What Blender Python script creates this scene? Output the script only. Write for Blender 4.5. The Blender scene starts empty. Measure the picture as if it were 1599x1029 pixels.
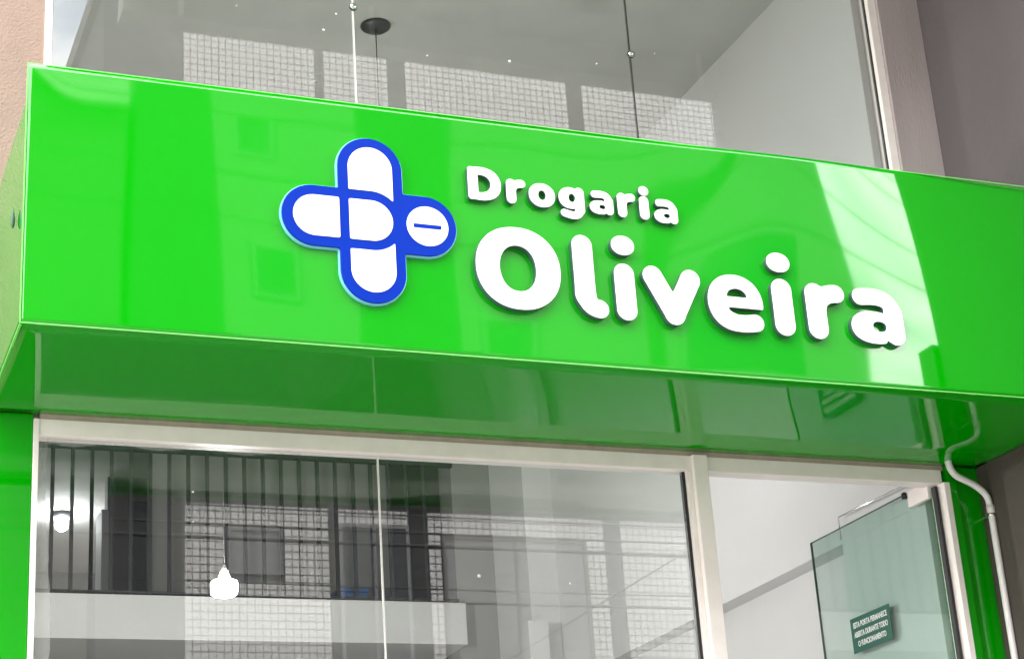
import bpy, bmesh, math, random
import numpy as np
from mathutils import Matrix, Vector
random.seed(7)
S = bpy.context.scene
COL = S.collection

# ------------------------------------------------------------------ camera
CAM_Y, CAM_Z = -6.96, 1.60
cd = bpy.data.cameras.new('camera'); cam = bpy.data.objects.new('camera', cd); COL.objects.link(cam)
R = ((0.928701, 0.07542, 0.36308), (-0.365114, 0.357213, 0.859704), (-0.064858, -0.930973, 0.359281))
M = Matrix(((R[0][0], -R[0][1], -R[0][2], 0.0), (R[1][0], -R[1][1], -R[1][2], CAM_Y),
            (R[2][0], -R[2][1], -R[2][2], CAM_Z), (0, 0, 0, 1)))
cam.matrix_world = M
cd.sensor_width = 36; cd.lens = 36 * 2939 / 1599; cd.clip_start = 0.05; cd.clip_end = 2000
S.camera = cam

# ------------------------------------------------------------------ world, sun, exposure
SUN_EL, SUN_AZ = math.radians(66), math.radians(335)      # azimuth from +Y, clockwise
w = bpy.data.worlds.new('World'); S.world = w; w.use_nodes = True
nt = w.node_tree; nt.nodes.clear()
N = nt.nodes.new; L = nt.links.new
out = N('ShaderNodeOutputWorld'); bg = N('ShaderNodeBackground'); bg.inputs['Strength'].default_value = 0.12
sky = N('ShaderNodeTexSky'); sky.sky_type = 'NISHITA'; sky.sun_disc = False
sky.sun_elevation = SUN_EL; sky.sun_rotation = SUN_AZ; sky.dust_density = 2.0
tc = N('ShaderNodeTexCoord')
mp = N('ShaderNodeMapping'); mp.inputs['Scale'].default_value = (1.0, 1.0, 2.2); mp.inputs['Location'].default_value = (0.7, 0.4, 0.3)
n1 = N('ShaderNodeTexNoise'); n1.inputs['Scale'].default_value = 3.2; n1.inputs['Detail'].default_value = 7; n1.inputs['Roughness'].default_value = 0.58; n1.inputs['Distortion'].default_value = 0.5
n2 = N('ShaderNodeTexNoise'); n2.inputs['Scale'].default_value = 7.0; n2.inputs['Detail'].default_value = 6; n2.inputs['Distortion'].default_value = 0.8
r1 = N('ShaderNodeMapRange'); r1.inputs[1].default_value = 0.30; r1.inputs[2].default_value = 0.50
r2 = N('ShaderNodeMapRange'); r2.inputs[1].default_value = 0.3; r2.inputs[2].default_value = 0.7; r2.inputs[3].default_value = 0.5; r2.inputs[4].default_value = 1.2
cc = N('ShaderNodeVectorMath'); cc.operation = 'SCALE'; cc.inputs[0].default_value = (10.5, 10.2, 10.0)
mx = N('ShaderNodeMix'); mx.data_type = 'RGBA'
L(tc.outputs['Generated'], mp.inputs['Vector']); L(mp.outputs[0], n1.inputs['Vector']); L(mp.outputs[0], n2.inputs['Vector'])
L(n1.outputs[0], r1.inputs[0]); L(n2.outputs[0], r2.inputs[0]); L(r2.outputs[0], cc.inputs['Scale'])
L(r1.outputs[0], mx.inputs[0]); L(sky.outputs[0], mx.inputs[6]); L(cc.outputs[0], mx.inputs[7])
L(mx.outputs[2], bg.inputs[0]); L(bg.outputs[0], out.inputs[0])

sd = bpy.data.lights.new('sun', 'SUN'); sd.energy = 1.0; sd.angle = math.radians(10); sd.color = (1, 0.95, 0.88)
sun = bpy.data.objects.new('sun', sd); COL.objects.link(sun)
sdir = Vector((math.sin(SUN_AZ) * math.cos(SUN_EL), math.cos(SUN_AZ) * math.cos(SUN_EL), math.sin(SUN_EL)))
sun.rotation_euler = sdir.to_track_quat('Z', 'Y').to_euler(); sun.location = (0, -5, 30)

vs = S.view_settings
vs.view_transform = 'Standard'; vs.look = 'None'; vs.gamma = 1; vs.use_curve_mapping = False; vs.exposure = 3.05
S.render.engine = 'CYCLES'
S.cycles.use_denoising = True
S.cycles.max_bounces = 12; S.cycles.transparent_max_bounces = 24; S.cycles.diffuse_bounces = 5; S.cycles.glossy_bounces = 6
S.cycles.sample_clamp_indirect = 8

# ------------------------------------------------------------------ materials
def mat(name, col, rough=0.6, ior=1.5, metal=0, nscale=0, namp=0.0, bump=0.0, bscale=60, emit=0, ecol=None, stretch=(1, 1, 1)):
    m = bpy.data.materials.new(name); m.use_nodes = True
    t = m.node_tree; b = t.nodes['Principled BSDF']
    b.inputs['Base Color'].default_value = (*col, 1); b.inputs['Roughness'].default_value = rough
    b.inputs['IOR'].default_value = ior; b.inputs['Metallic'].default_value = metal
    g = t.nodes.new('ShaderNodeTexCoord'); mpn = t.nodes.new('ShaderNodeMapping'); mpn.inputs['Scale'].default_value = stretch
    t.links.new(g.outputs['Object'], mpn.inputs[0])
    if nscale:
        n = t.nodes.new('ShaderNodeTexNoise'); n.inputs['Scale'].default_value = nscale; n.inputs['Detail'].default_value = 6; n.inputs['Roughness'].default_value = 0.62
        rr = t.nodes.new('ShaderNodeMapRange'); rr.inputs[1].default_value = 0.25; rr.inputs[2].default_value = 0.75
        rr.inputs[3].default_value = 1 - namp; rr.inputs[4].default_value = 1 + namp
        v = t.nodes.new('ShaderNodeVectorMath'); v.operation = 'SCALE'; v.inputs[0].default_value = col
        t.links.new(mpn.outputs[0], n.inputs['Vector']); t.links.new(n.outputs[0], rr.inputs[0]); t.links.new(rr.outputs[0], v.inputs['Scale']); t.links.new(v.outputs[0], b.inputs['Base Color'])
    if bump:
        n = t.nodes.new('ShaderNodeTexNoise'); n.inputs['Scale'].default_value = bscale; n.inputs['Detail'].default_value = 4
        bp = t.nodes.new('ShaderNodeBump'); bp.inputs['Strength'].default_value = bump; bp.inputs['Distance'].default_value = 0.01
        t.links.new(mpn.outputs[0], n.inputs['Vector']); t.links.new(n.outputs[0], bp.inputs['Height']); t.links.new(bp.outputs[0], b.inputs['Normal'])
    if emit:
        b.inputs['Emission Color'].default_value = (*(ecol or col), 1); b.inputs['Emission Strength'].default_value = emit
    return m

def glass(name, tint, ior):
    m = bpy.data.materials.new(name); m.use_nodes = True
    t = m.node_tree; t.nodes.clear()
    o = t.nodes.new('ShaderNodeOutputMaterial'); mixs = t.nodes.new('ShaderNodeMixShader')
    tr = t.nodes.new('ShaderNodeBsdfTransparent'); tr.inputs[0].default_value = (*tint, 1)
    gl = t.nodes.new('ShaderNodeBsdfGlossy'); gl.inputs['Roughness'].default_value = 0.0; gl.inputs[0].default_value = (0.97, 0.98, 0.98, 1)
    fr = t.nodes.new('ShaderNodeFresnel'); ge = t.nodes.new('ShaderNodeNewGeometry')
    mr = t.nodes.new('ShaderNodeMapRange'); mr.inputs[3].default_value = ior; mr.inputs[4].default_value = 1 / ior
    t.links.new(ge.outputs['Backfacing'], mr.inputs[0]); t.links.new(mr.outputs[0], fr.inputs['IOR'])
    t.links.new(fr.outputs[0], mixs.inputs[0]); t.links.new(tr.outputs[0], mixs.inputs[1]); t.links.new(gl.outputs[0], mixs.inputs[2])
    t.links.new(mixs.outputs[0], o.inputs[0])
    return m

MT = dict(
    green=mat('green_gloss_panel', (0.0003, 0.285, 0.0002), 0.035, 1.68, nscale=1.3, namp=0.02),
    green_soffit=mat('green_soffit_panel', (0.0003, 0.285, 0.0002), 0.03, 1.36, nscale=1.3, namp=0.02),
    green_edge=mat('pale_green_panel_edge', (0.16, 0.66, 0.12), 0.4),
    white_letter=mat('white_acrylic', (0.86, 0.86, 0.86), 0.18, nscale=9, namp=0.02),
    letter_side=mat('letter_return_shaded', (0.035, 0.10, 0.07), 0.4),  # dark green: shade and panel reflection on the letter returns put into the colour
    blue=mat('blue_acrylic', (0.0001, 0.022, 0.29), 0.3, 1.2, nscale=9, namp=0.04),
    cyan=mat('pale_cyan_backing', (0.18, 0.55, 0.62), 0.35),
    beige=mat('beige_render', (0.285, 0.207, 0.165), 0.85, nscale=5, namp=0.10, bump=0.5, bscale=90),
    taupe=mat('shaded_taupe_render', (0.105, 0.088, 0.092), 0.8, nscale=2.2, namp=0.12, bump=0.25, bscale=45, stretch=(1, 1, 0.5)),  # same plaster as the pilaster, with the side wall's shade in its colour
    brown_shaded=mat('shaded_brown_render', (0.06, 0.052, 0.041), 0.85, nscale=2.5, namp=0.15, bump=0.25, bscale=45),  # shade below the soffit put into the colour of the lower wall
    pilaster=mat('mauve_grey_render', (0.39, 0.335, 0.335), 0.75, nscale=3.0, namp=0.10, bump=0.25, bscale=50, stretch=(2, 2, 0.4)),
    concrete=mat('grey_concrete', (0.36, 0.355, 0.335), 0.85, nscale=2.5, namp=0.18, bump=0.4, bscale=25),
    ceiling=mat('interior_ceiling_plaster', (0.42, 0.42, 0.40), 0.85, nscale=3, namp=0.07),
    white_wall=mat('interior_white_wall', (0.66, 0.66, 0.66), 0.7, nscale=2, namp=0.03, bump=0.1, bscale=30),
    grey_wall=mat('interior_grey_wall', (0.26, 0.26, 0.25), 0.8, nscale=2, namp=0.08),
    white_metal=mat('white_painted_aluminium', (0.84, 0.78, 0.75), 0.4, nscale=12, namp=0.05),
    reveal=mat('taupe_sealant', (0.42, 0.34, 0.29), 0.8, nscale=20, namp=0.15),
    black=mat('black_rubber', (0.012, 0.012, 0.014), 0.5),
    rail=mat('black_painted_steel', (0.008, 0.011, 0.014), 0.4),
    silicone=mat('pale_silicone', (0.72, 0.70, 0.68), 0.5),
    darksil=mat('dark_silicone', (0.05, 0.05, 0.05), 0.5),
    steel=mat('polished_steel', (0.75, 0.75, 0.76), 0.2, metal=1),
    pvc=mat('grey_white_pvc', (0.72, 0.70, 0.69), 0.45, nscale=8, namp=0.06),
    tile=mat('white_ceramic_tile', (0.52, 0.51, 0.505), 0.25, nscale=1.2, namp=0.05),
    grey_tile=mat('grey_ceramic_tile', (0.15, 0.15, 0.135), 0.3, nscale=1.2, namp=0.08),
    grout=mat('grey_grout', (0.09, 0.09, 0.095), 0.9),
    opp_wall=mat('opposite_grey_render', (0.032, 0.034, 0.036), 0.85, nscale=1.5, namp=0.15),
    opp_light=mat('opposite_light_render', (0.07, 0.066, 0.06), 0.85, nscale=1.0, namp=0.12),
    shutter=mat('grey_shutter', (0.16, 0.16, 0.17), 0.6),
    asphalt=mat('asphalt', (0.15, 0.145, 0.14), 0.9, nscale=40, namp=0.25, bump=0.5, bscale=150),  # out-of-view street made pale to bounce light onto header and soffit
    paving=mat('concrete_paving', (0.34, 0.325, 0.31), 0.9, nscale=6, namp=0.15, bump=0.3, bscale=60),
    floor=mat('pale_floor_tile', (0.62, 0.61, 0.59), 0.15, nscale=2, namp=0.04),
    cable=mat('black_cable', (0.03, 0.03, 0.03), 0.7),
    sticker=mat('dark_green_sticker', (0.012, 0.11, 0.075), 0.5),
    print=mat('white_print', (0.75, 0.78, 0.76), 0.6),
    bulb=mat('lit_bulb', (1, 1, 1), 0.3, emit=150, ecol=(1, 0.98, 0.95)),
    bulb_small=mat('lit_small_bulb', (1, 1, 1), 0.3, emit=40, ecol=(0.95, 0.98, 1)),
    dark_shade=mat('black_lamp_metal', (0.02, 0.022, 0.025), 0.4),
    bluebox=mat('blue_plastic', (0.02, 0.10, 0.30), 0.4),
    door_dark=mat('dark_door', (0.05, 0.06, 0.075), 0.5),
    glass=glass('clear_glass', (0.95, 0.965, 0.955), 1.6),
    door_glass=glass('greenish_door_glass', (0.89, 0.955, 0.93), 1.5),
    edge_dark=mat('dark_green_glass_edge', (0.03, 0.07, 0.055), 0.2),
    pane=mat('dark_window_pane', (0.02, 0.025, 0.03), 0.05),
)

# ------------------------------------------------------------------ helpers
def tag(o, label=None, cat=None, group=None, kind=None):
    if label: o['label'] = label
    if cat: o['category'] = cat
    if group: o['group'] = group
    if kind: o['kind'] = kind
    return o

def thing(name, label, cat, loc=(0, 0, 0), group=None):
    o = bpy.data.objects.new(name, None); COL.objects.link(o); o.location = loc; o.empty_display_size = 0.1
    return tag(o, label, cat, group)

def link(name, me, parent=None, m=None):
    o = bpy.data.objects.new(name, me); COL.objects.link(o)
    if m is not None and not me.materials: me.materials.append(m)
    if parent is not None:
        o.parent = parent
        p = parent; off = Vector((0, 0, 0))
        while p is not None:
            off += p.location; p = p.parent
        o.location = -off
    return o

def bm_box(bm, x0, x1, y0, y1, z0, z1):
    vs_ = [bm.verts.new((x, y, z)) for x in (x0, x1) for y in (y0, y1) for z in (z0, z1)]
    for f in ((0, 1, 3, 2), (4, 6, 7, 5), (0, 4, 5, 1), (2, 3, 7, 6), (0, 2, 6, 4), (1, 5, 7, 3)):
        bm.faces.new([vs_[i] for i in f])

def finish(bm, name, m, parent=None, smooth=False):
    bmesh.ops.recalc_face_normals(bm, faces=bm.faces[:])
    me = bpy.data.meshes.new(name); bm.to_mesh(me); bm.free()
    if smooth:
        for p in me.polygons: p.use_smooth = True
    return link(name, me, parent, MT[m] if isinstance(m, str) else m)

def box(name, x0, x1, y0, y1, z0, z1, m, parent=None, bevel=0.0):
    bm = bmesh.new(); bm_box(bm, x0, x1, y0, y1, z0, z1)
    if bevel:
        bmesh.ops.bevel(bm, geom=bm.edges[:], offset=bevel, segments=2, affect='EDGES', profile=0.6)
    return finish(bm, name, m, parent)

def bm_tube(bm, pts, r, seg=8, caps=True):
    pts = [Vector(p) for p in pts]; rings = []
    n = len(pts); up = Vector((0, 0, 1))
    for i, p in enumerate(pts):
        d = (pts[min(i + 1, n - 1)] - pts[max(i - 1, 0)]).normalized()
        a = d.cross(up)
        if a.length < 1e-3: a = d.cross(Vector((1, 0, 0)))
        a.normalize(); b = d.cross(a)
        rr = r[i] if isinstance(r, (list, tuple)) else r
        rings.append([bm.verts.new(p + rr * (math.cos(2 * math.pi * k / seg) * a + math.sin(2 * math.pi * k / seg) * b)) for k in range(seg)])
    for i in range(n - 1):
        for k in range(seg):
            bm.faces.new((rings[i][k], rings[i][(k + 1) % seg], rings[i + 1][(k + 1) % seg], rings[i + 1][k]))
    if caps:
        bm.faces.new(rings[0]); bm.faces.new(rings[-1])

def tube(name, pts, r, m, parent=None, seg=8):
    bm = bmesh.new(); bm_tube(bm, pts, r, seg); return finish(bm, name, m, parent, smooth=True)

def lathe(name, loc, prof, m, parent=None, seg=20, axis='z'):
    bm = bmesh.new(); rings = []
    for (r, h) in prof:
        ring = []
        for k in range(seg):
            c, s = math.cos(2 * math.pi * k / seg) * r, math.sin(2 * math.pi * k / seg) * r
            v = {'z': (c, s, h), 'y': (c, h, s)}[axis]
            ring.append(bm.verts.new(Vector(loc) + Vector(v)))
        rings.append(ring)
    for i in range(len(rings) - 1):
        for k in range(seg):
            bm.faces.new((rings[i][k], rings[i][(k + 1) % seg], rings[i + 1][(k + 1) % seg], rings[i + 1][k]))
    bm.faces.new(rings[0]); bm.faces.new(rings[-1])
    return finish(bm, name, m, parent, smooth=True)

def round_path(pts, rad, n=5):
    """polyline with its inner corners rounded"""
    pts = [Vector(p) for p in pts]; o = [pts[0]]
    for i in range(1, len(pts) - 1):
        a = (pts[i - 1] - pts[i]); b = (pts[i + 1] - pts[i])
        r = min(rad, a.length * 0.45, b.length * 0.45)
        p0 = pts[i] + a.normalized() * r; p2 = pts[i] + b.normalized() * r
        for k in range(n + 1):
            t = k / n; o.append((1 - t) ** 2 * p0 + 2 * t * (1 - t) * pts[i] + t * t * p2)
    o.append(pts[-1]); return o

def YD(d): return d + CAM_Y            # distance from the camera plane -> world y
def ZC(z): return z + CAM_Z            # height above the camera -> world z

# ------------------------------------------------------------------ ground
tag(box('street', -60, 80, -13.2, -2.6, -0.3, 0.0, 'asphalt'), 'pale asphalt street between the shop and the houses opposite', 'street', kind='structure')
tag(box('pavement', -60, 80, -2.6, 0.0, -0.3, 0.13, 'paving'), 'concrete pavement along the shop front', 'pavement', kind='structure')
tag(box('far_pavement', -60, 80, -16.0, -13.2, -0.3, 0.13, 'paving'), 'concrete pavement across the street', 'pavement', kind='structure')
tag(box('ground', -400, 400, -400, 400, -0.8, -0.35, 'paving'), 'ground sheet under the town', 'ground', kind='structure')

# ------------------------------------------------------------------ shop building
GX0, GX1 = 0.967, 4.995          # glazing left / right
ZS0, ZS1 = 3.992, 4.970          # sign bottom / top
CEIL = 6.95
XR_UP, XR_LOW = 5.0, 5.12        # right interior wall, proud above / recessed below
SLABZ = 7.25
b = thing('shop_building', 'shop building with beige left wall, overhanging upper slab and open double-height interior', 'building')
box('beige_wall', -6.0, 0.94, 0.0, 0.25, 0.13, 10.6, 'beige', b)
box('pilaster', 5.04, 5.282, -0.05, 0.25, 4.0, SLABZ, 'pilaster', b)
box('overhang_slab', 1.62, 5.282, -2.13, 0.25, SLABZ, 7.42, 'concrete', b)
box('overhang_beam', 1.62, 5.282, -2.13, -1.98, 7.03, SLABZ, 'concrete', b)
box('upper_wall', 0.94, 5.282, 0.03, 0.25, 7.42, 10.6, 'beige', b)
box('upper_storey', 1.62, 5.282, -2.13, -1.93, 7.42, 10.6, 'opp_light', b)
box('roof_slab', -6.0, 5.282, 0.25, 14.0, 10.3, 10.6, 'concrete', b)
for xq in (1.93, 3.03, 5.13):
    tube('drip_tube', [(xq, -1.95, 7.035), (xq, -1.95, SLABZ)], 0.016, 'pvc', b)
# interior shell
box('floor', 0.6, 5.3, 0.0, 14.2, 0.0, 0.135, 'floor', b)
box('interior_ceiling', 0.6, 5.3, 0.02, 14.2, CEIL, CEIL + 0.2, 'ceiling', b)
box('interior_right_wall', XR_UP, 5.32, 0.12, 0.86, 0.135, 3.861, 'white_wall', b)
box('interior_right_wall', XR_LOW, 5.32, 0.861, 5.0, 0.135, 3.862, 'white_wall', b)
box('interior_wall_beam', XR_UP, 5.32, 0.12, 5.0, 3.862, CEIL, 'white_wall', b)
box('interior_left_wall', 0.6, 0.8, 0.25, 14.2, 0.135, CEIL, 'grey_wall', b)
box('interior_back_wall', 4.5, 5.32, YD(11.95), YD(12.2), 0.135, CEIL, 'grey_wall', b)
box('interior_column', 4.79, XR_UP, YD(11.35), YD(11.95), 0.135, CEIL, 'white_wall', b)
box('column_base_pier', 4.70, 4.84, YD(11.2), YD(11.35), 0.135, 4.24, 'white_wall', b)
box('mezzanine_slab', 0.8, 4.5, YD(11.8), 13.8, 4.21, 4.495, 'white_wall', b)
box('mezzanine_back_wall', 2.66, 4.5, YD(13.3), YD(13.5), 4.495, CEIL, 'grey_wall', b)
box('mezzanine_partition', 3.02, 4.5, YD(17.2), YD(17.35), 4.495, CEIL, 'grey_wall', b)
box('partition_jamb', 2.95, 3.02, YD(17.1), YD(17.4), 4.495, 6.6, 'white_wall', b)
box('far_wall', 0.6, 5.3, 13.9, 14.2, 0.135, CEIL, 'grey_wall', b)
box('mezzanine_door', 3.22, 3.42, YD(17.12), YD(17.19), 4.50, 6.7, 'door_dark', b)
box('lower_back_wall', 0.8, 4.5, 9.0, 9.2, 0.135, 4.20, 'grey_wall', b)
# green clad piers beside the glazing
tag(box('green_cladding', 0.757, 0.932, -0.03, -0.002, 0.13, ZS0 - 0.003, 'green', b), 'bright green cladding left of the window')
tag(box('green_cladding', 5.065, 5.20, -0.03, 0.10, 0.13, ZS0 - 0.003, 'green', b), 'green cladding beside the drain pipe')
box('green_cladding_strip', 5.024, 5.062, -0.055, 0.10, 0.13, ZS0 - 0.003, 'green', b)
box('header_reveal', 0.958, 5.02, -0.026, 0.028, 3.9735, 4.02, 'reveal', b)
box('header_lintel', 0.94, 5.02, 0.03, 0.2, 4.0, 4.9, 'concrete', b)

# ------------------------------------------------------------------ neighbouring building on the right
nb = thing('neighbour_building', 'taupe rendered neighbouring building projecting past the right end of the sign', 'building', (7.2, 0, 0))
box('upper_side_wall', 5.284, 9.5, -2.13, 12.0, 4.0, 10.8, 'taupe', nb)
box('lower_side_wall', 5.202, 9.5, -2.09, 12.0, 0.13, 3.99, 'brown_shaded', nb)
box('wall_ledge', 5.25, 9.5, -2.27, -2.135, 0.13, 4.70, 'taupe', nb)

# ------------------------------------------------------------------ upper glazing
g = thing('upper_glazing', 'frameless upper glass front with point fixings above the green sign', 'glazing', (2.98, 0, 4.2))
zg0, zg1 = 4.2, SLABZ - 0.004
for x0, x1 in ((GX0 + 0.004, 2.275), (2.283, 3.636), (3.644, GX1 - 0.006)):
    box('glass_pane', x0, x1, 0.0, 0.010, zg0, zg1, 'glass', g)
for x, mm in ((2.279, 'silicone'), (3.640, 'darksil')):
    box('silicone_joint', x - 0.0038, x + 0.0038, 0.001, 0.009, zg0, zg1, mm, g)
for x, z in ((2.280, 5.996), (3.643, 5.955)):
    st = lathe('point_fixing', (x, 0, z), [(0.0165, -0.002), (0.0165, -0.012), (0.013, -0.017), (0.004, -0.019)], 'steel', g, axis='y')
    lathe('fixing_collar', (x, 0, z), [(0.019, -0.0005), (0.019, -0.004)], 'black', st, axis='y')
box('side_frame', 0.938, GX0, -0.02, 0.04, zg0, zg1, 'white_metal', g, 0.002)
box('gasket', GX0 + 0.0005, GX0 + 0.0035, -0.002, 0.012, zg0, zg1, 'black', g)
box('side_frame', GX1, 5.039, -0.03, 0.04, zg0, zg1, 'white_metal', g, 0.002)
box('gasket', GX1 - 0.0055, GX1 - 0.0005, -0.003, 0.013, zg0, zg1, 'black', g)

# ------------------------------------------------------------------ shop window
wdw = thing('shop_window', 'large shop window under the sign with white frame and two glass panes', 'window', (2.3, 0, 0.13))
HB = 3.908
box('header_rail', 0.95, 5.005, -0.03, 0.05, HB, 3.973, 'white_metal', wdw, 0.002)
box('jamb', 0.934, 0.955, -0.035, 0.05, 0.135, 3.972, 'white_metal', wdw, 0.002)
box('post', 3.722, 3.79, -0.055, 0.05, 0.135, 3.972, 'white_metal', wdw, 0.003)
box('post_stop', 3.700, 3.7215, -0.028, 0.04, 0.135, HB - 0.001, 'white_metal', wdw, 0.002)
box('glass_pane', 0.958, 2.306, 0.0, 0.010, 0.4, HB - 0.002, 'glass', wdw)
box('glass_pane', 2.313, 3.684, 0.0, 0.010, 0.4, HB - 0.002, 'glass', wdw)
box('silicone_joint', 2.3065, 2.3125, -0.001, 0.009, 0.4, HB - 0.002, 'silicone', wdw)
box('gasket', 3.6845, 3.6995, -0.006, 0.014, 0.4, HB - 0.002, 'black', wdw)
box('sill', 0.956, 3.70, -0.04, 0.06, 0.135, 0.398, 'white_metal', wdw, 0.003)
box('jamb', 4.992, 5.022, -0.06, 0.05, 0.135, 3.907, 'white_metal', wdw, 0.002)

# ------------------------------------------------------------------ glass door, swung inward
d = thing('glass_door', 'greenish frameless glass door swung open inward on the right', 'door', (4.975, 0.03, 0.14))
box('glass_leaf', 4.962, 4.972, 0.02, 1.094, 0.15, 3.925, 'door_glass', d)
box('gasket', 4.972, 4.986, -0.012, 0.016, 0.15, 3.90, 'black', d)
for q in ((0.02, 1.094, 3.9255, 3.929), (1.0945, 1.098, 0.15, 3.929)):
    box('glass_edge', 4.961, 4.973, q[0], q[1], q[2], q[3], 'edge_dark', d)
hp = box('hinge_patch', 4.955, 4.979, 0.024, 0.19, 3.855, 3.931, 'white_metal', d, 0.003)
lathe('pivot', (4.948, 0.20, 3.912), [(0.014, -0.01), (0.014, 0.012), (0.006, 0.02)], 'black', hp)
tube('stay_rod', [(4.967, 0.12, 4.0 - 0.03), (4.967, 0.81, 3.985), (4.967, 0.815, 3.98), (4.967, 0.815, 3.87)], 0.004, 'steel', d)
stk = box('notice_sticker', 4.9595, 4.9615, YD(7.43), YD(7.78), 3.302, 3.470, 'sticker', d)
def text_mesh(s, size, m, name, parent, origin, rotz, width):
    c = bpy.data.curves.new(name, 'FONT'); c.body = s; c.size = size; c.align_x = 'CENTER'; c.align_y = 'CENTER'; c.extrude = 0.0004; c.offset = 0.0012
    o = bpy.data.objects.new(name, c); COL.objects.link(o)
    bpy.context.view_layer.update()
    me = bpy.data.meshes.new_from_object(o.evaluated_get(bpy.context.evaluated_depsgraph_get()))
    COL.objects.unlink(o); bpy.data.objects.remove(o)
    xs = [v.co.x for v in me.vertices]; k = width / (max(xs) - min(xs))
    me.transform(Matrix.Translation(origin) @ Matrix.Rotation(rotz, 4, 'Z') @ Matrix.Rotation(math.radians(90), 4, 'X') @ Matrix.Diagonal((k, 1, 1, 1)))
    me.materials.clear()
    return link(name, me, parent, MT[m])
yc = YD(7.605)
for i, (s, wd) in enumerate((('ESTA PORTA PERMANECE', 0.30), ('ABERTA DURANTE TODO', 0.30), ('O FUNCIONAMENTO', 0.25))):
    text_mesh(s, 0.036, 'print', 'lettering', stk, Vector((4.9588, yc, 3.432 - 0.046 * i)), math.radians(-90), wd)
# ------------------------------------------------------------------ drain pipe
dp = thing('drain_pipe', 'thin white drain pipe elbowing down the right corner', 'pipe', (5.187, -0.11, 0.13))
pts = [(4.996, -0.11, 4.02), (4.996, -0.11, 3.965), (5.02, -0.11, 3.925), (5.125, -0.11, 3.882), (5.183, -0.11, 3.835), (5.187, -0.11, 3.72), (5.187, -0.11, 0.14)]
tube('pipe', round_path(pts, 0.035), 0.0155, 'pvc', dp, 12)
lathe('coupling', (5.187, -0.11, 3.77), [(0.0185, -0.02), (0.0185, 0.02)], 'pvc', dp)
for z in (3.745, 2.4, 1.0):
    cl = lathe('clamp', (5.187, -0.11, z), [(0.0195, -0.006), (0.0195, 0.006)], 'steel', dp)
    box('clamp_lug', 5.155, 5.2185, -0.117, -0.103, z - 0.006, z + 0.006, 'steel', cl, 0.001)
    box('clamp_bracket', 5.183, 5.191, -0.095, -0.03, z - 0.005, z + 0.005, 'steel', cl)

# ------------------------------------------------------------------ shop sign
SX0, SX1, SYF = 0.757, 5.282, -0.96
sg = thing('shop_sign', 'bright green glossy projecting shop sign with blue cross emblem and white rounded letters', 'sign', (3.0, -0.48, ZS0))
def warp(x, z):
    """slight oil-canning of the aluminium sheet (metres, + towards the street)"""
    u = (x - SX0) / (SX1 - SX0); v = (z - ZS0) / (ZS1 - ZS0)
    h = 0.0012 * math.sin(2.3 * x + 1.0 + 0.8 * z) + 0.0002 * math.sin(9 * x + 3 * z)
    h += -0.031 * math.exp(-((x - 4.40) / 0.85) ** 4) * (x - 4.40) * v ** 2.2
    h += 0.010 * math.exp(-((x - SX0) / 0.10) ** 2) * max(v - 0.80, 0)
    return h
bm = bmesh.new(); NX, NZ = 260, 60; gv = []
for j in range(NZ + 1):
    row = []
    for i in range(NX + 1):
        x = SX0 + (SX1 - SX0) * i / NX; z = ZS0 + (ZS1 - ZS0) * j / NZ
        row.append(bm.verts.new((x, SYF - warp(x, z), z)))
    gv.append(row)
for j in range(NZ):
    for i in range(NX):
        bm.faces.new((gv[j][i], gv[j][i + 1], gv[j + 1][i + 1], gv[j + 1][i]))
bk = [bm.verts.new(p) for p in ((SX0, SYF + 0.02, ZS0), (SX1, SYF + 0.02, ZS0), (SX1, SYF + 0.02, ZS1), (SX0, SYF + 0.02, ZS1))]
bm.faces.new(gv[0] + [bk[1], bk[0]]); bm.faces.new(gv[-1] + [bk[2], bk[3]])
bm.faces.new([r[0] for r in gv] + [bk[3], bk[0]]); bm.faces.new([r[-1] for r in gv] + [bk[2], bk[1]]); bm.faces.new(bk)
fp = finish(bm, 'front_panel', 'green', sg)
for p in fp.data.polygons: p.use_smooth = len(p.vertices) == 4 and p.area < 0.01
bm = bmesh.new(); gv = []
for j in range(13):
    y = SYF + 0.022 + (-0.002 - SYF - 0.022) * j / 12
    gv.append([bm.verts.new((SX0 + 0.003 + (5.199 - SX0 - 0.003) * i / 120, y, ZS0 + 0.002 - (0.007 + 0.004 * math.sin(3.1 * i * 0.037 + 0.6)) * math.sin(math.pi * j / 12) + 0.0006 * math.sin(i * 0.31) * math.sin(math.pi * j / 12))) for i in range(121)])
top = [[bm.verts.new((v.co.x, v.co.y, ZS0 + 0.02)) for v in (gv[0][0], gv[0][-1])], [bm.verts.new((v.co.x, v.co.y, ZS0 + 0.02)) for v in (gv[-1][0], gv[-1][-1])]]
for j in range(12):
    for i in range(120): bm.faces.new((gv[j][i], gv[j][i + 1], gv[j + 1][i + 1], gv[j + 1][i]))
bm.faces.new((top[0][0], top[0][1], top[1][1], top[1][0])); bm.faces.new(gv[0] + [top[0][1], top[0][0]]); bm.faces.new(gv[-1] + [top[1][1], top[1][0]])
bm.faces.new([r[0] for r in gv] + [top[1][0], top[0][0]]); bm.faces.new([r[-1] for r in gv] + [top[1][1], top[0][1]])
so = finish(bm, 'soffit_panel', 'green_soffit', sg)
for p in so.data.polygons: p.use_smooth = len(p.vertices) == 4 and p.area < 0.01
box('side_panel', SX0, SX0 + 0.004, SYF + 0.021, -0.001, ZS0 + 0.021, 4.838, 'green', sg)
box('top_panel', SX0 + 0.005, SX1, SYF + 0.021, -0.04, 4.80, 4.812, 'green', sg)
box('edge_trim', SX0 - 0.0005, SX1, SYF - 0.002, SYF + 0.004, ZS1 + 0.0005, ZS1 + 0.0035, 'green_edge', sg)
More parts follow.
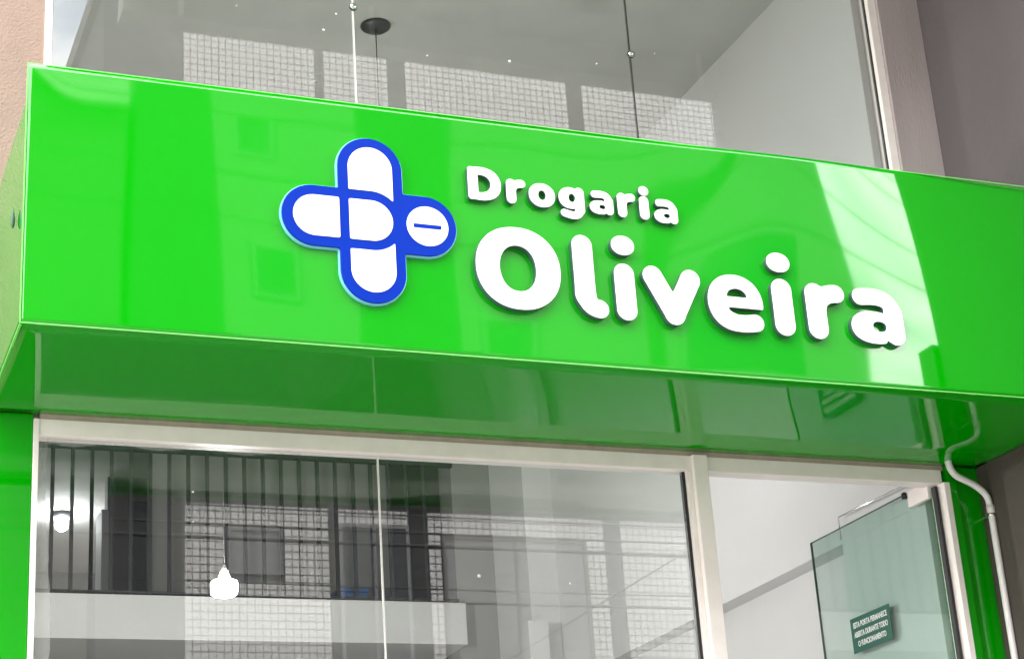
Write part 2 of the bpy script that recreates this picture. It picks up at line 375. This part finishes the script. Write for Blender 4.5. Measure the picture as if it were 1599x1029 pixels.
box('edge_trim', SX0 - 0.0005, SX1, SYF - 0.002, SYF + 0.004, ZS0 - 0.004, ZS0 - 0.0005, 'green_edge', sg)
box('edge_trim', SX0 - 0.004, SX0 - 0.0008, SYF - 0.002, SYF + 0.004, ZS0 - 0.004, ZS1 + 0.0035, 'green_edge', sg)
box('side_edge_trim', SX0 - 0.002, SX0 + 0.006, SYF + 0.021, -0.002, ZS0 - 0.004, ZS0 + 0.0015, 'green_edge', sg)
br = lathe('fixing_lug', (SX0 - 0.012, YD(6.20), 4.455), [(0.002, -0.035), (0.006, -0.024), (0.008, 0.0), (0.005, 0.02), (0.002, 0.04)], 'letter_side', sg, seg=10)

# --- signed-distance shapes -> smooth outlines -> extruded plates
def cap(X, Z, ax, az, bx, bz, r):
    dx, dz = bx - ax, bz - az; q = dx * dx + dz * dz
    t = np.clip(((X - ax) * dx + (Z - az) * dz) / (q if q > 0 else 1), 0, 1)
    return np.hypot(X - ax - t * dx, Z - az - t * dz) - r
def path(X, Z, pts, r):
    out_ = None
    for i in range(len(pts) - 1):
        c = cap(X, Z, *pts[i], *pts[i + 1], r); out_ = c if out_ is None else np.minimum(out_, c)
    return out_
def ell(X, Z, cx, cz, rx, rz, p=2.0):
    k = (np.abs((X - cx) / rx) ** p + np.abs((Z - cz) / rz) ** p) ** (1 / p)
    return (k - 1) * min(rx, rz)
def rbox(X, Z, x0, x1, z0, z1, r=0.0):
    qx = np.abs(X - (x0 + x1) / 2) - (x1 - x0) / 2 + r; qz = np.abs(Z - (z0 + z1) / 2) - (z1 - z0) / 2 + r
    return np.hypot(np.maximum(qx, 0), np.maximum(qz, 0)) + np.minimum(np.maximum(qx, qz), 0) - r
def bez(p0, p1, p2, n=8):
    return [((1 - t) ** 2 * p0[0] + 2 * t * (1 - t) * p1[0] + t * t * p2[0], (1 - t) ** 2 * p0[1] + 2 * t * (1 - t) * p1[1] + t * t * p2[1]) for t in [k / n for k in range(n + 1)]]
def smin(a, b_, k):
    h = np.clip(0.5 + 0.5 * (b_ - a) / k, 0, 1); return b_ * (1 - h) + a * h - k * h * (1 - h)
U = np.minimum
def sub(a, b_): return np.maximum(a, -b_)

def contours(f, x0, x1, z0, z1, st):
    nx = int((x1 - x0) / st) + 2; nz = int((z1 - z0) / st) + 2
    xs = x0 + st * np.arange(nx); zs = z0 + st * np.arange(nz)
    Xg, Zg = np.meshgrid(xs, zs); F = f(Xg, Zg)
    F = np.where(np.abs(F) < 1e-9, 1e-9, F); ins = F < 0
    nxt = {}; pos = {}
    def ep(i, j, hor):
        key = (i, j, hor)
        if key not in pos:
            if hor: t = F[j, i] / (F[j, i] - F[j, i + 1]); pos[key] = (xs[i] + t * st, zs[j])
            else: t = F[j, i] / (F[j, i] - F[j + 1, i]); pos[key] = (xs[i], zs[j] + t * st)
        return key
    code = ins[:-1, :-1] * 1 + ins[:-1, 1:] * 2 + ins[1:, 1:] * 4 + ins[1:, :-1] * 8
    for j, i in zip(*np.nonzero((code > 0) & (code < 15))):
        i = int(i); j = int(j); c = int(code[j, i])
        Bm = ('b',); e = {'b': (i, j, True), 't': (i, j + 1, True), 'l': (i, j, False), 'r': (i + 1, j, False)}
        segs = {1: ['lb'], 2: ['br'], 3: ['lr'], 4: ['rt'], 5: ['lb', 'rt'], 6: ['bt'], 7: ['lt'], 8: ['tl'], 9: ['tb'], 10: ['br', 'tl'], 11: ['tr'], 12: ['rl'], 13: ['rb'], 14: ['bl']}[c]
        for s in segs: nxt[ep(*e[s[0]])] = ep(*e[s[1]])
    loops = []
    while nxt:
        k0 = next(iter(nxt)); lp = []; k = k0
        while k in nxt: lp.append(pos[k]); k = nxt.pop(k)
        if len(lp) > 6:
            a = np.array(lp)
            for _ in range(2): a = 0.25 * np.roll(a, 1, 0) + 0.5 * a + 0.25 * np.roll(a, -1, 0)
            loops.append(a)
    return loops

def plate(name, f, bb, st, y_back, y_front, m_face, m_side, parent, bevel=0.0015):
    z_off = CAM_Z
    lp = contours(f, *bb, st)
    c = bpy.data.curves.new(name, 'CURVE'); c.dimensions = '2D'; c.fill_mode = 'BOTH'
    t = (y_back - y_front) / 2; c.bevel_depth = bevel; c.bevel_resolution = 1; c.extrude = t - bevel; c.offset = -bevel
    for a in lp:
        s = c.splines.new('POLY'); s.points.add(len(a) - 1); s.use_cyclic_u = True
        s.points.foreach_set('co', np.c_[a[:, 0], a[:, 1] + z_off, np.zeros(len(a)), np.ones(len(a))].ravel())
    o = bpy.data.objects.new(name, c); COL.objects.link(o); bpy.context.view_layer.update()
    me = bpy.data.meshes.new_from_object(o.evaluated_get(bpy.context.evaluated_depsgraph_get()))
    COL.objects.unlink(o); bpy.data.objects.remove(o)
    me.transform(Matrix.Translation((0, (y_back + y_front) / 2, 0)) @ Matrix.Rotation(math.radians(90), 4, 'X'))
    me.materials.clear(); me.materials.append(MT[m_face]); me.materials.append(MT[m_side])
    for p in me.polygons:
        p.material_index = 0 if p.normal.y < -0.5 else 1
    return link(name, me, parent)

# emblem
VX, HZ = 1.998, 2.883
vout = lambda X, Z: cap(X, Z, VX, 2.681, VX, 3.095, 0.124)
hout = lambda X, Z: cap(X, Z, 1.779, HZ, 2.207, HZ, 0.1205)
vin = lambda X, Z: cap(X, Z, VX, 2.684, VX, 3.095, 0.0855)
pill = lambda X, Z, o=0: cap(X, Z, 1.781, HZ, 1.998, HZ, 0.081 + o)
base = lambda X, Z: U(vout(X, Z), hout(X, Z))
yb = SYF - 0.0015
em = plate('emblem', lambda X, Z: base(X, Z) - 0.0045, (1.62, 2.37, 2.52, 3.26), 0.004, yb + 0.006, yb - 0.014, 'cyan', 'cyan', sg)
em['label'] = 'blue rounded cross emblem with white capsule shapes'
plate('blue_plate', base, (1.62, 2.37, 2.52, 3.26), 0.004, yb - 0.0145, yb - 0.022, 'blue', 'blue', em)
wf = [lambda X, Z: np.maximum(sub(vin(X, Z), pill(X, Z, 0.038)), HZ - Z),
      lambda X, Z: np.maximum(sub(vin(X, Z), pill(X, Z, 0.038)), Z - HZ),
      lambda X, Z: np.maximum(pill(X, Z), X - 1.875),
      lambda X, Z: np.maximum(pill(X, Z), 1.912 - X)]
for f in wf:
    plate('white_capsule', f, (1.62, 2.37, 2.52, 3.26), 0.003, yb - 0.0222, yb - 0.0245, 'white_letter', 'white_letter', em, 0.0006)
dsc = plate('white_disc', lambda X, Z: ell(X, Z, 2.2135, 2.882, 0.0815, 0.080), (2.11, 2.32, 2.78, 2.98), 0.003, yb - 0.0222, yb - 0.0245, 'white_letter', 'white_letter', em, 0.0006)
plate('minus_bar', lambda X, Z: rbox(X, Z, 2.158, 2.267, 2.8725, 2.8885), (2.14, 2.29, 2.85, 2.91), 0.002, yb - 0.0247, yb - 0.0262, 'blue', 'blue', em, 0.0004)

# letters
def f_O(X, Z): return sub(ell(X, Z, 2.566, 2.7455, 0.171, 0.1675, 2.15), ell(X, Z, 2.564, 2.7445, 0.073, 0.0925, 2.15))
def f_l(X, Z):
    stem = cap(X, Z, 2.8345, 2.8665, 2.8345, 2.66, 0.0425)
    foot = path(X, Z, bez((2.8345, 2.67), (2.838, 2.611), (2.889, 2.608)), 0.0375)
    return smin(stem, foot, 0.012)
def mk_i(cx, zt, zb, r, dx, dz, drx, drz):
    return lambda X, Z: U(cap(X, Z, cx, zt - r, cx, zb + r, r), ell(X, Z, dx, dz, drx, drz, 2.1))
def f_v(X, Z): return smin(cap(X, Z, 3.125, 2.766, 3.206, 2.613, 0.0425), cap(X, Z, 3.287, 2.764, 3.206, 2.613, 0.0425), 0.006)
def f_e(X, Z):
    e = ell(X, Z, 3.477, 2.684, 0.1215, 0.120, 2.1)
    e = sub(e, np.maximum(ell(X, Z, 3.485, 2.710, 0.044, 0.035), 2.710 - Z))
    apt = np.maximum(ell(X, Z, 3.50, 2.664, 0.056, 0.029), Z - 2.664)
    apt = U(apt, rbox(X, Z, 3.50, 3.66, 2.634, 2.664))
    e = sub(e, apt)
    e = sub(e, rbox(X, Z, 3.556, 3.70, 2.50, 2.66))
    return U(e, path(X, Z, bez((3.475, 2.600), (3.52, 2.597), (3.558, 2.606)), 0.0362))
def f_r(X, Z):
    stem = cap(X, Z, 3.8405, 2.756, 3.8405, 2.607, 0.0452)
    arm = path(X, Z, bez((3.845, 2.70), (3.868, 2.762), (3.940, 2.763)), 0.0385)
    return smin(stem, arm, 0.010)
def f_a(X, Z):
    top_ = path(X, Z, [(4.052, 2.762)] + bez((4.095, 2.766), (4.20, 2.772), (4.2005, 2.69)) , 0.0365)
    stem = cap(X, Z, 4.1985, 2.70, 4.1985, 2.606, 0.0445)
    bowl = ell(X, Z, 4.103, 2.632, 0.108, 0.0705, 2.2)
    bowl = sub(bowl, ell(X, Z, 4.127, 2.637, 0.031, 0.0215, 2.3))
    a = U(smin(top_, stem, 0.008), bowl)
    a = sub(a, ell(X, Z, 4.127, 2.637, 0.031, 0.0215, 2.3))
    return sub(a, cap(X, Z, 4.152, 2.545, 4.158, 2.574, 0.005))
def scaled(f, bx, tx):
    (a0, a1, c0, c1), (b0, b1, e0, e1) = bx, tx
    sx, sz = (a1 - a0) / (b1 - b0), (c1 - c0) / (e1 - e0)
    return lambda X, Z: f(a0 + (X - b0) * sx, c0 + (Z - e0) * sz) / max(sx, sz)
BA, BR = (3.994, 4.243, 2.560, 2.802), (3.795, 3.979, 2.561, 2.802)
def f_D(X, Z):
    o_ = np.maximum(smin(rbox(X, Z, 2.386, 2.462, 3.016, 3.153, 0.012), ell(X, Z, 2.443, 3.0845, 0.077, 0.0685, 2.2), 0.004), 2.386 - X)
    i_ = np.maximum(ell(X, Z, 2.434, 3.0845, 0.0435, 0.0365, 2.2), 2.427 - X)
    return sub(o_, i_)
def f_o(X, Z): return sub(ell(X, Z, 2.688, 3.0635, 0.0545, 0.0505, 2.1), ell(X, Z, 2.688, 3.0635, 0.0155, 0.0205))
def f_g(X, Z):
    bowl = ell(X, Z, 2.806, 3.065, 0.0485, 0.0455, 2.1)
    stem = cap(X, Z, 2.8445, 3.092, 2.8445, 3.018, 0.0208)
    tail = path(X, Z, bez((2.8445, 3.020), (2.842, 2.990), (2.806, 2.9935)) + [(2.778, 3.000)], 0.0165)
    q = U(U(bowl, stem), tail)
    return sub(q, ell(X, Z, 2.813, 3.066, 0.0135, 0.0175))
LET = [(f_D, (2.36, 2.55, 2.98, 3.18), 's', 'D'), (scaled(f_r, BR, (2.541, 2.622, 3.015, 3.119)), (2.52, 2.65, 2.99, 3.14), 's', 'r'),
       (f_o, (2.61, 2.76, 2.99, 3.14), 's', 'o'), (f_g, (2.73, 2.89, 2.95, 3.14), 's', 'g'),
       (scaled(f_a, BA, (2.886, 2.988, 3.009, 3.110)), (2.86, 3.01, 2.98, 3.13), 's', 'a'),
       (scaled(f_r, BR, (3.006, 3.086, 3.007, 3.112)), (2.98, 3.11, 2.98, 3.13), 's', 'r'),
       (mk_i(3.1215, 3.108, 3.007, 0.0205, 3.1245, 3.131, 0.0215, 0.0205), (3.08, 3.17, 2.98, 3.18), 's', 'i'),
       (scaled(f_a, BA, (3.163, 3.266, 3.000, 3.104)), (3.14, 3.29, 2.98, 3.13), 's', 'a'),
       (f_O, (2.37, 2.76, 2.55, 2.94), 'b', 'O'), (f_l, (2.77, 2.95, 2.55, 2.94), 'b', 'l'),
       (mk_i(3.003, 2.806, 2.571, 0.0425, 3.008, 2.8825, 0.0495, 0.041), (2.94, 3.08, 2.55, 2.94), 'b', 'i'),
       (f_v, (3.06, 3.35, 2.55, 2.83), 'b', 'v'), (f_e, (3.33, 3.62, 2.55, 2.83), 'b', 'e'),
       (mk_i(3.690, 2.806, 2.563, 0.0455, 3.690, 2.8765, 0.053, 0.0425), (3.62, 3.76, 2.54, 2.94), 'b', 'i'),
       (f_r, (3.77, 4.0, 2.54, 2.83), 'b', 'r'), (f_a, (3.97, 4.27, 2.54, 2.83), 'b', 'a')]
for f, bb, sz, ch in LET:
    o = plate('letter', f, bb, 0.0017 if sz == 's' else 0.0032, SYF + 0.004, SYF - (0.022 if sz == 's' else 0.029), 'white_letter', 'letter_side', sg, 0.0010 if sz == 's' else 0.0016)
    o['label'] = ('small' if sz == 's' else 'large') + ' white raised letter ' + ch

# ------------------------------------------------------------------ mezzanine railing and interior lamps
ra = thing('mezzanine_railing', 'black steel bar railing along the mezzanine edge behind the window', 'railing', (2.6, YD(11.84), 4.495))
yr = YD(11.85)
box('top_rail', 0.82, 4.47, yr - 0.02, yr + 0.02, 5.468, 5.508, 'rail', ra)
box('bottom_rail', 0.82, 4.47, yr - 0.012, yr + 0.012, 4.512, 4.530, 'rail', ra)
k = 0; x = 1.726 - 7 * 0.1262
barme = None
while x < 4.3:
    if barme is None:
        o = box('bar', -0.0115, 0.0115, -0.0115, 0.0115, 0, 0.985, 'rail', ra); barme = o.data
    else:
        o = link('bar', barme, ra)
    o.location = Vector((x, yr, 4.497)) - ra.location
    x += 0.1262

pl = thing('pendant_lamp', 'bright white pendant bulb hanging in front of the mezzanine edge', 'lamp', (2.16, YD(9.0), 3.86))
lathe('bulb', (2.16, YD(9.0), 3.862), [(0.02, -0.050), (0.052, -0.047), (0.064, -0.036), (0.067, 0.010), (0.060, 0.024), (0.036, 0.034)], 'bulb', pl)
lathe('socket', (2.16, YD(9.0), 3.862), [(0.030, 0.0345), (0.024, 0.06), (0.016, 0.08), (0.005, 0.11)], 'white_metal', pl)
tube('cord', [(2.16, YD(9.0), 3.97), (2.16, YD(9.0), CEIL)], 0.0004, 'cable', pl, 6)
ml = thing('ceiling_lamp', 'small lit bulb on a dark ceiling plate deep in the mezzanine', 'lamp', (2.79, YD(18.47), CEIL))
lathe('ceiling_plate', (2.79, YD(18.47), CEIL), [(0.10, -0.001), (0.10, -0.02), (0.045, -0.05), (0.03, -0.07)], 'dark_shade', ml)
lathe('bulb', (2.79, YD(18.47), CEIL), [(0.028, -0.071), (0.05, -0.09), (0.066, -0.125), (0.06, -0.16), (0.03, -0.185), (0.008, -0.19)], 'bulb_small', ml)
cr = thing('hanging_lamp', 'round black ceiling canopy with thin black cord seen through the upper glass', 'lamp', (2.95, YD(8.62), CEIL))
lathe('canopy', (2.95, YD(8.62), CEIL), [(0.083, -0.001), (0.083, -0.012), (0.07, -0.022), (0.01, -0.026)], 'dark_shade', cr)
tube('cord', [(2.95, YD(8.62), CEIL - 0.026), (2.95, YD(8.62), 5.20)], 0.003, 'cable', cr, 6)
lathe('socket', (2.95, YD(8.62), 5.20), [(0.012, 0.0), (0.02, -0.03), (0.026, -0.09), (0.022, -0.095)], 'dark_shade', cr)
cb = thing('storage_crate', 'blue plastic crate on the mezzanine behind the railing', 'crate', (4.0, YD(12.6), 4.495))
box('body', 3.80, 4.00, YD(12.4), YD(12.8), 4.497, 4.70, 'bluebox', cb, 0.01)
box('lid', 3.79, 4.01, YD(12.39), YD(12.81), 4.702, 4.73, 'bluebox', cb, 0.008)

# ------------------------------------------------------------------ buildings across the street
OY = -16.0
def tiles(name, parent, x0, x1, z0, z1, holes=(), y=OY + 0.02, t=0.1, gap=0.014, m='tile'):
    bm = bmesh.new(); bm_box(bm, x0, x1, y - 0.019, y, z0, z1)
    gr = finish(bm, name, 'grout', parent)
    vs_, fs = [], []
    nx, nz = max(1, round((x1 - x0) / t)), max(1, round((z1 - z0) / t)); tx, tz = (x1 - x0) / nx, (z1 - z0) / nz
    for i in range(nx):
        for j in range(nz):
            a0, a1, c0, c1 = x0 + i * tx + gap / 2, x0 + (i + 1) * tx - gap / 2, z0 + j * tz + gap / 2, z0 + (j + 1) * tz - gap / 2
            if any(a1 > h[0] and a0 < h[1] and c1 > h[2] and c0 < h[3] for h in holes): continue
            k0 = len(vs_); dy = random.uniform(0.004, 0.006)
            vs_ += [(a0, y, c0), (a1, y, c0), (a1, y, c1), (a0, y, c1), (a0 + .002, y + dy, c0 + .002), (a1 - .002, y + dy, c0 + .002), (a1 - .002, y + dy, c1 - .002), (a0 + .002, y + dy, c1 - .002)]
            fs += [(k0 + 7, k0 + 6, k0 + 5, k0 + 4), (k0 + 4, k0 + 5, k0 + 1, k0), (k0 + 5, k0 + 6, k0 + 2, k0 + 1), (k0 + 6, k0 + 7, k0 + 3, k0 + 2), (k0 + 7, k0 + 4, k0, k0 + 3)]
    me = bpy.data.meshes.new('wall_tiles'); me.from_pydata(vs_, [], fs); me.update()
    o = link('wall_tiles', me, gr, MT[m]); o['kind'] = 'stuff'
    return gr
def window(parent, x0, x1, z0, z1, m='pane', fr='shutter', mull=True):
    f = box('window', x0, x1, OY + 0.001, OY + 0.024, z0, z1, m, parent)
    wd = 0.05
    for q in (((x0, x0 + wd, z0, z1), (x1 - wd, x1, z0, z1), (x0 + wd, x1 - wd, z0, z0 + wd), (x0 + wd, x1 - wd, z1 - wd, z1), ((x0 + x1) / 2 - .02, (x0 + x1) / 2 + .02, z0 + wd, z1 - wd))[:5 if mull else 4]):
        box('frame', q[0], q[1], OY + 0.0245, OY + 0.045, q[2], q[3], fr, f)
    return f
ob = thing('tiled_building', 'tall grey building with white tiled panels reflected from across the street', 'building', (9, OY - 3, 0))
box('wall', 3.9, 14.2, OY - 9, OY, 0.13, 15.8, 'opp_wall', ob)
box('roof_parapet', 3.8, 14.3, OY - 9.1, OY + 0.12, 15.8, 16.1, 'opp_light', ob)
BAYS = [(5.0, 6.90), (7.03, 8.0), (8.27, 10.85), (11.10, 14.1)]
ZT = 8.45
tiles('tile_panel', ob, *BAYS[0], 3.6, ZT, [(5.56, 6.27, 7.53, 8.15)]); window(ob, 5.55, 6.28, 7.53, 8.15, 'shutter', 'shutter', False)
tiles('tile_panel', ob, *BAYS[1], ZT - 0.2, ZT); window(ob, 7.03, 8.0, 5.6, ZT - 0.2)
tiles('tile_panel', ob, *BAYS[2], ZT - 0.3, ZT)
tiles('tile_panel', ob, BAYS[2][0], BAYS[2][0] + 0.18, 3.6, ZT - 0.3)
tiles('tile_panel', ob, BAYS[2][1] - 0.28, BAYS[2][1], 3.6, ZT - 0.3)
window(ob, BAYS[2][0] + 0.19, BAYS[2][1] - 0.29, 5.6, ZT - 0.31, 'shutter', 'opp_light')
tiles('tile_panel', ob, *BAYS[3], 3.6, ZT)
WIN = {0: [(5.30, 5.85, 12.5, 13.1), (5.45, 6.15, 10.55, 11.3)], 1: [], 2: [(8.6, 9.3, 9.6, 10.6)], 3: [(11.3, 13.2, 9.9, 11.5)]}
for i, bq in enumerate(BAYS):
    if i != 1: tiles('tile_panel', ob, *bq, 9.2, 13.9, WIN[i], m='grey_tile')
    tiles('tile_panel', ob, *bq, 13.91, 15.7)
    for q in WIN[i]: window(ob, q[0] + .01, q[1] - .01, q[2] + .01, q[3] - .01, mull=False)
for z in (8.6,):
    box('string_course', 3.9, 14.2, OY + 0.001, OY + 0.14, z, z + 0.22, 'opp_light', ob)
bs = thing('rendered_house', 'lower pale rendered house across the street left of the tiled building', 'building', (-3, OY - 3, 0))
box('wall', -14, 3.8, OY - 9, OY, 0.13, 12.9, 'opp_light', bs)
box('roof_parapet', -14.1, 3.79, OY - 9.1, OY + 0.15, 12.9, 13.25, 'concrete', bs)
for xw in (-10, -6.5, -3, 0.5):
    for zw in (1.0, 4.4, 7.8, 10.4):
        window(bs, xw, xw + 1.3, zw, zw + 1.5)
rs = thing('low_house', 'low house beyond the gap right of the tiled building', 'building', (22, OY - 3, 0))
box('wall', 17, 34, OY - 9, OY, 0.13, 6.4, 'opp_light', rs)
box('roof_parapet', 16.9, 34.1, OY - 9.1, OY + 0.15, 6.4, 6.7, 'concrete', rs)
for xw in (18, 22, 26, 30):
    for zw in (1.0, 4.2):
        window(rs, xw, xw + 1.4, zw, zw + 1.4)

# ------------------------------------------------------------------ street cables on two poles
for xp, lab in ((-9, 'concrete utility pole at the left end of the street cables'), (27, 'concrete utility pole at the right end of the street cables')):
    p = thing('utility_pole', lab, 'pole', (xp, -13.0, 0.13), 'utility poles')
    lathe('shaft', (xp, -13.0, 0.12), [(0.17, 0), (0.11, 12.2)], 'concrete', p, 14)
    for z in (10.6, 11.7): box('crossarm', xp - 0.05, xp + 0.05, -13.8, -12.2, z - 0.06, z + 0.06, 'concrete', p)
CAB = [(-12.4, 11.9, 0.5, .011), (-12.75, 11.88, 0.6, .010), (-13.3, 10.75, 0.45, .012), (-12.3, 10.7, 0.35, .010),
       (-12.82, 8.7, 0.5, .012), (-12.82, 8.2, 0.3, .02), (-12.82, 8.0, 0.55, .010), (-12.82, 7.6, 0.35, .014), (-12.82, 7.35, 0.25, .022), (-12.82, 7.0, 0.4, .010), (-12.82, 6.75, 0.3, .016)]
ORD = ['uppermost', 'second', 'third', 'fourth', 'fifth', 'sixth', 'seventh', 'eighth', 'ninth', 'tenth', 'lowest']
for i, (y, z, sag, r) in enumerate(CAB):
    pts = [(-9 + 36 * t / 40, y, z - sag * 4 * (t / 40) * (1 - t / 40)) for t in range(41)]
    tag(tube('street_cable', pts, r, 'cable', None, 6), ORD[i] + ' from the top of the black street cables mirrored in the glass', 'cable', 'overhead street cables')
sl = [(14.5, -12.8, 8.6), (12, -14, 8.0), (9.5, -15.2, 6.6), (8.5, -15.96, 6.0)]
tag(tube('service_cable', round_path(sl, 1.0), 0.012, 'cable', None, 6), 'slanting service cable running down to the tiled building', 'cable')

# ------------------------------------------------------------------ small leftovers on the glass
def film_mat():
    m = bpy.data.materials.new('clear_crumpled_film'); m.use_nodes = True; t = m.node_tree; t.nodes.clear()
    o = t.nodes.new('ShaderNodeOutputMaterial'); a = t.nodes.new('ShaderNodeMixShader'); a.inputs[0].default_value = 0.30
    tr = t.nodes.new('ShaderNodeBsdfTransparent'); p = t.nodes.new('ShaderNodeBsdfPrincipled'); p.inputs['Base Color'].default_value = (0.5, 0.52, 0.5, 1); p.inputs['Roughness'].default_value = 0.12
    t.links.new(tr.outputs[0], a.inputs[1]); t.links.new(p.outputs[0], a.inputs[2]); t.links.new(a.outputs[0], o.inputs[0]); return m
MT['film'] = film_mat()
bm = bmesh.new(); rows = []
for j in range(140):
    z = 0.5 + (HB - 0.02 - 0.5) * j / 139
    wdt = 0.045 + 0.014 * math.sin(j * 0.13) + random.uniform(-0.004, 0.004)
    rows.append([bm.verts.new((0.957 + wdt * i / 5, -0.003 - random.uniform(0, 0.006) * (0.3 if i in (0,) else 1), z + random.uniform(-0.006, 0.006))) for i in range(6)])
for j in range(139):
    for i in range(5): bm.faces.new((rows[j][i], rows[j][i + 1], rows[j + 1][i + 1], rows[j + 1][i]))
finish(bm, 'protective_film', 'film', wdw)
bm = bmesh.new(); rows = []
for i in range(90):
    x = 0.99 + 1.0 * i / 89
    h = 0.020 + 0.008 * math.sin(i * 0.21) + random.uniform(-0.003, 0.003)
    rows.append([bm.verts.new((x, -0.003 - random.uniform(0, 0.006), HB - 0.003 - h * k_ / 3)) for k_ in range(4)])
for i in range(89):
    for k_ in range(3): bm.faces.new((rows[i][k_], rows[i + 1][k_], rows[i + 1][k_ + 1], rows[i][k_ + 1]))
finish(bm, 'protective_film', 'film', wdw)
for (x, z, r) in ((2.20, 5.95, .005), (2.14, 5.86, .006), (2.05, 6.02, .003), (3.02, 5.83, .008), (3.46, 5.88, .005), (3.77, 5.98, .004), (2.62, 5.80, .003), (1.75, 5.92, .003)):
    lathe('paint_speck', (x, -0.0002, z), [(r, 0), (r * .7, -0.0015), (r * .2, -0.002)], 'white_letter', g, 7, 'y')
for (x, z, r) in ((1.55, 3.72, .005), (1.55, 3.60, .003), (2.72, 3.42, .008), (3.12, 3.40, .006)):
    lathe('paint_speck', (x, -0.0002, z), [(r, 0), (r * .7, -0.0015), (r * .2, -0.002)], 'white_letter', wdw, 7, 'y')
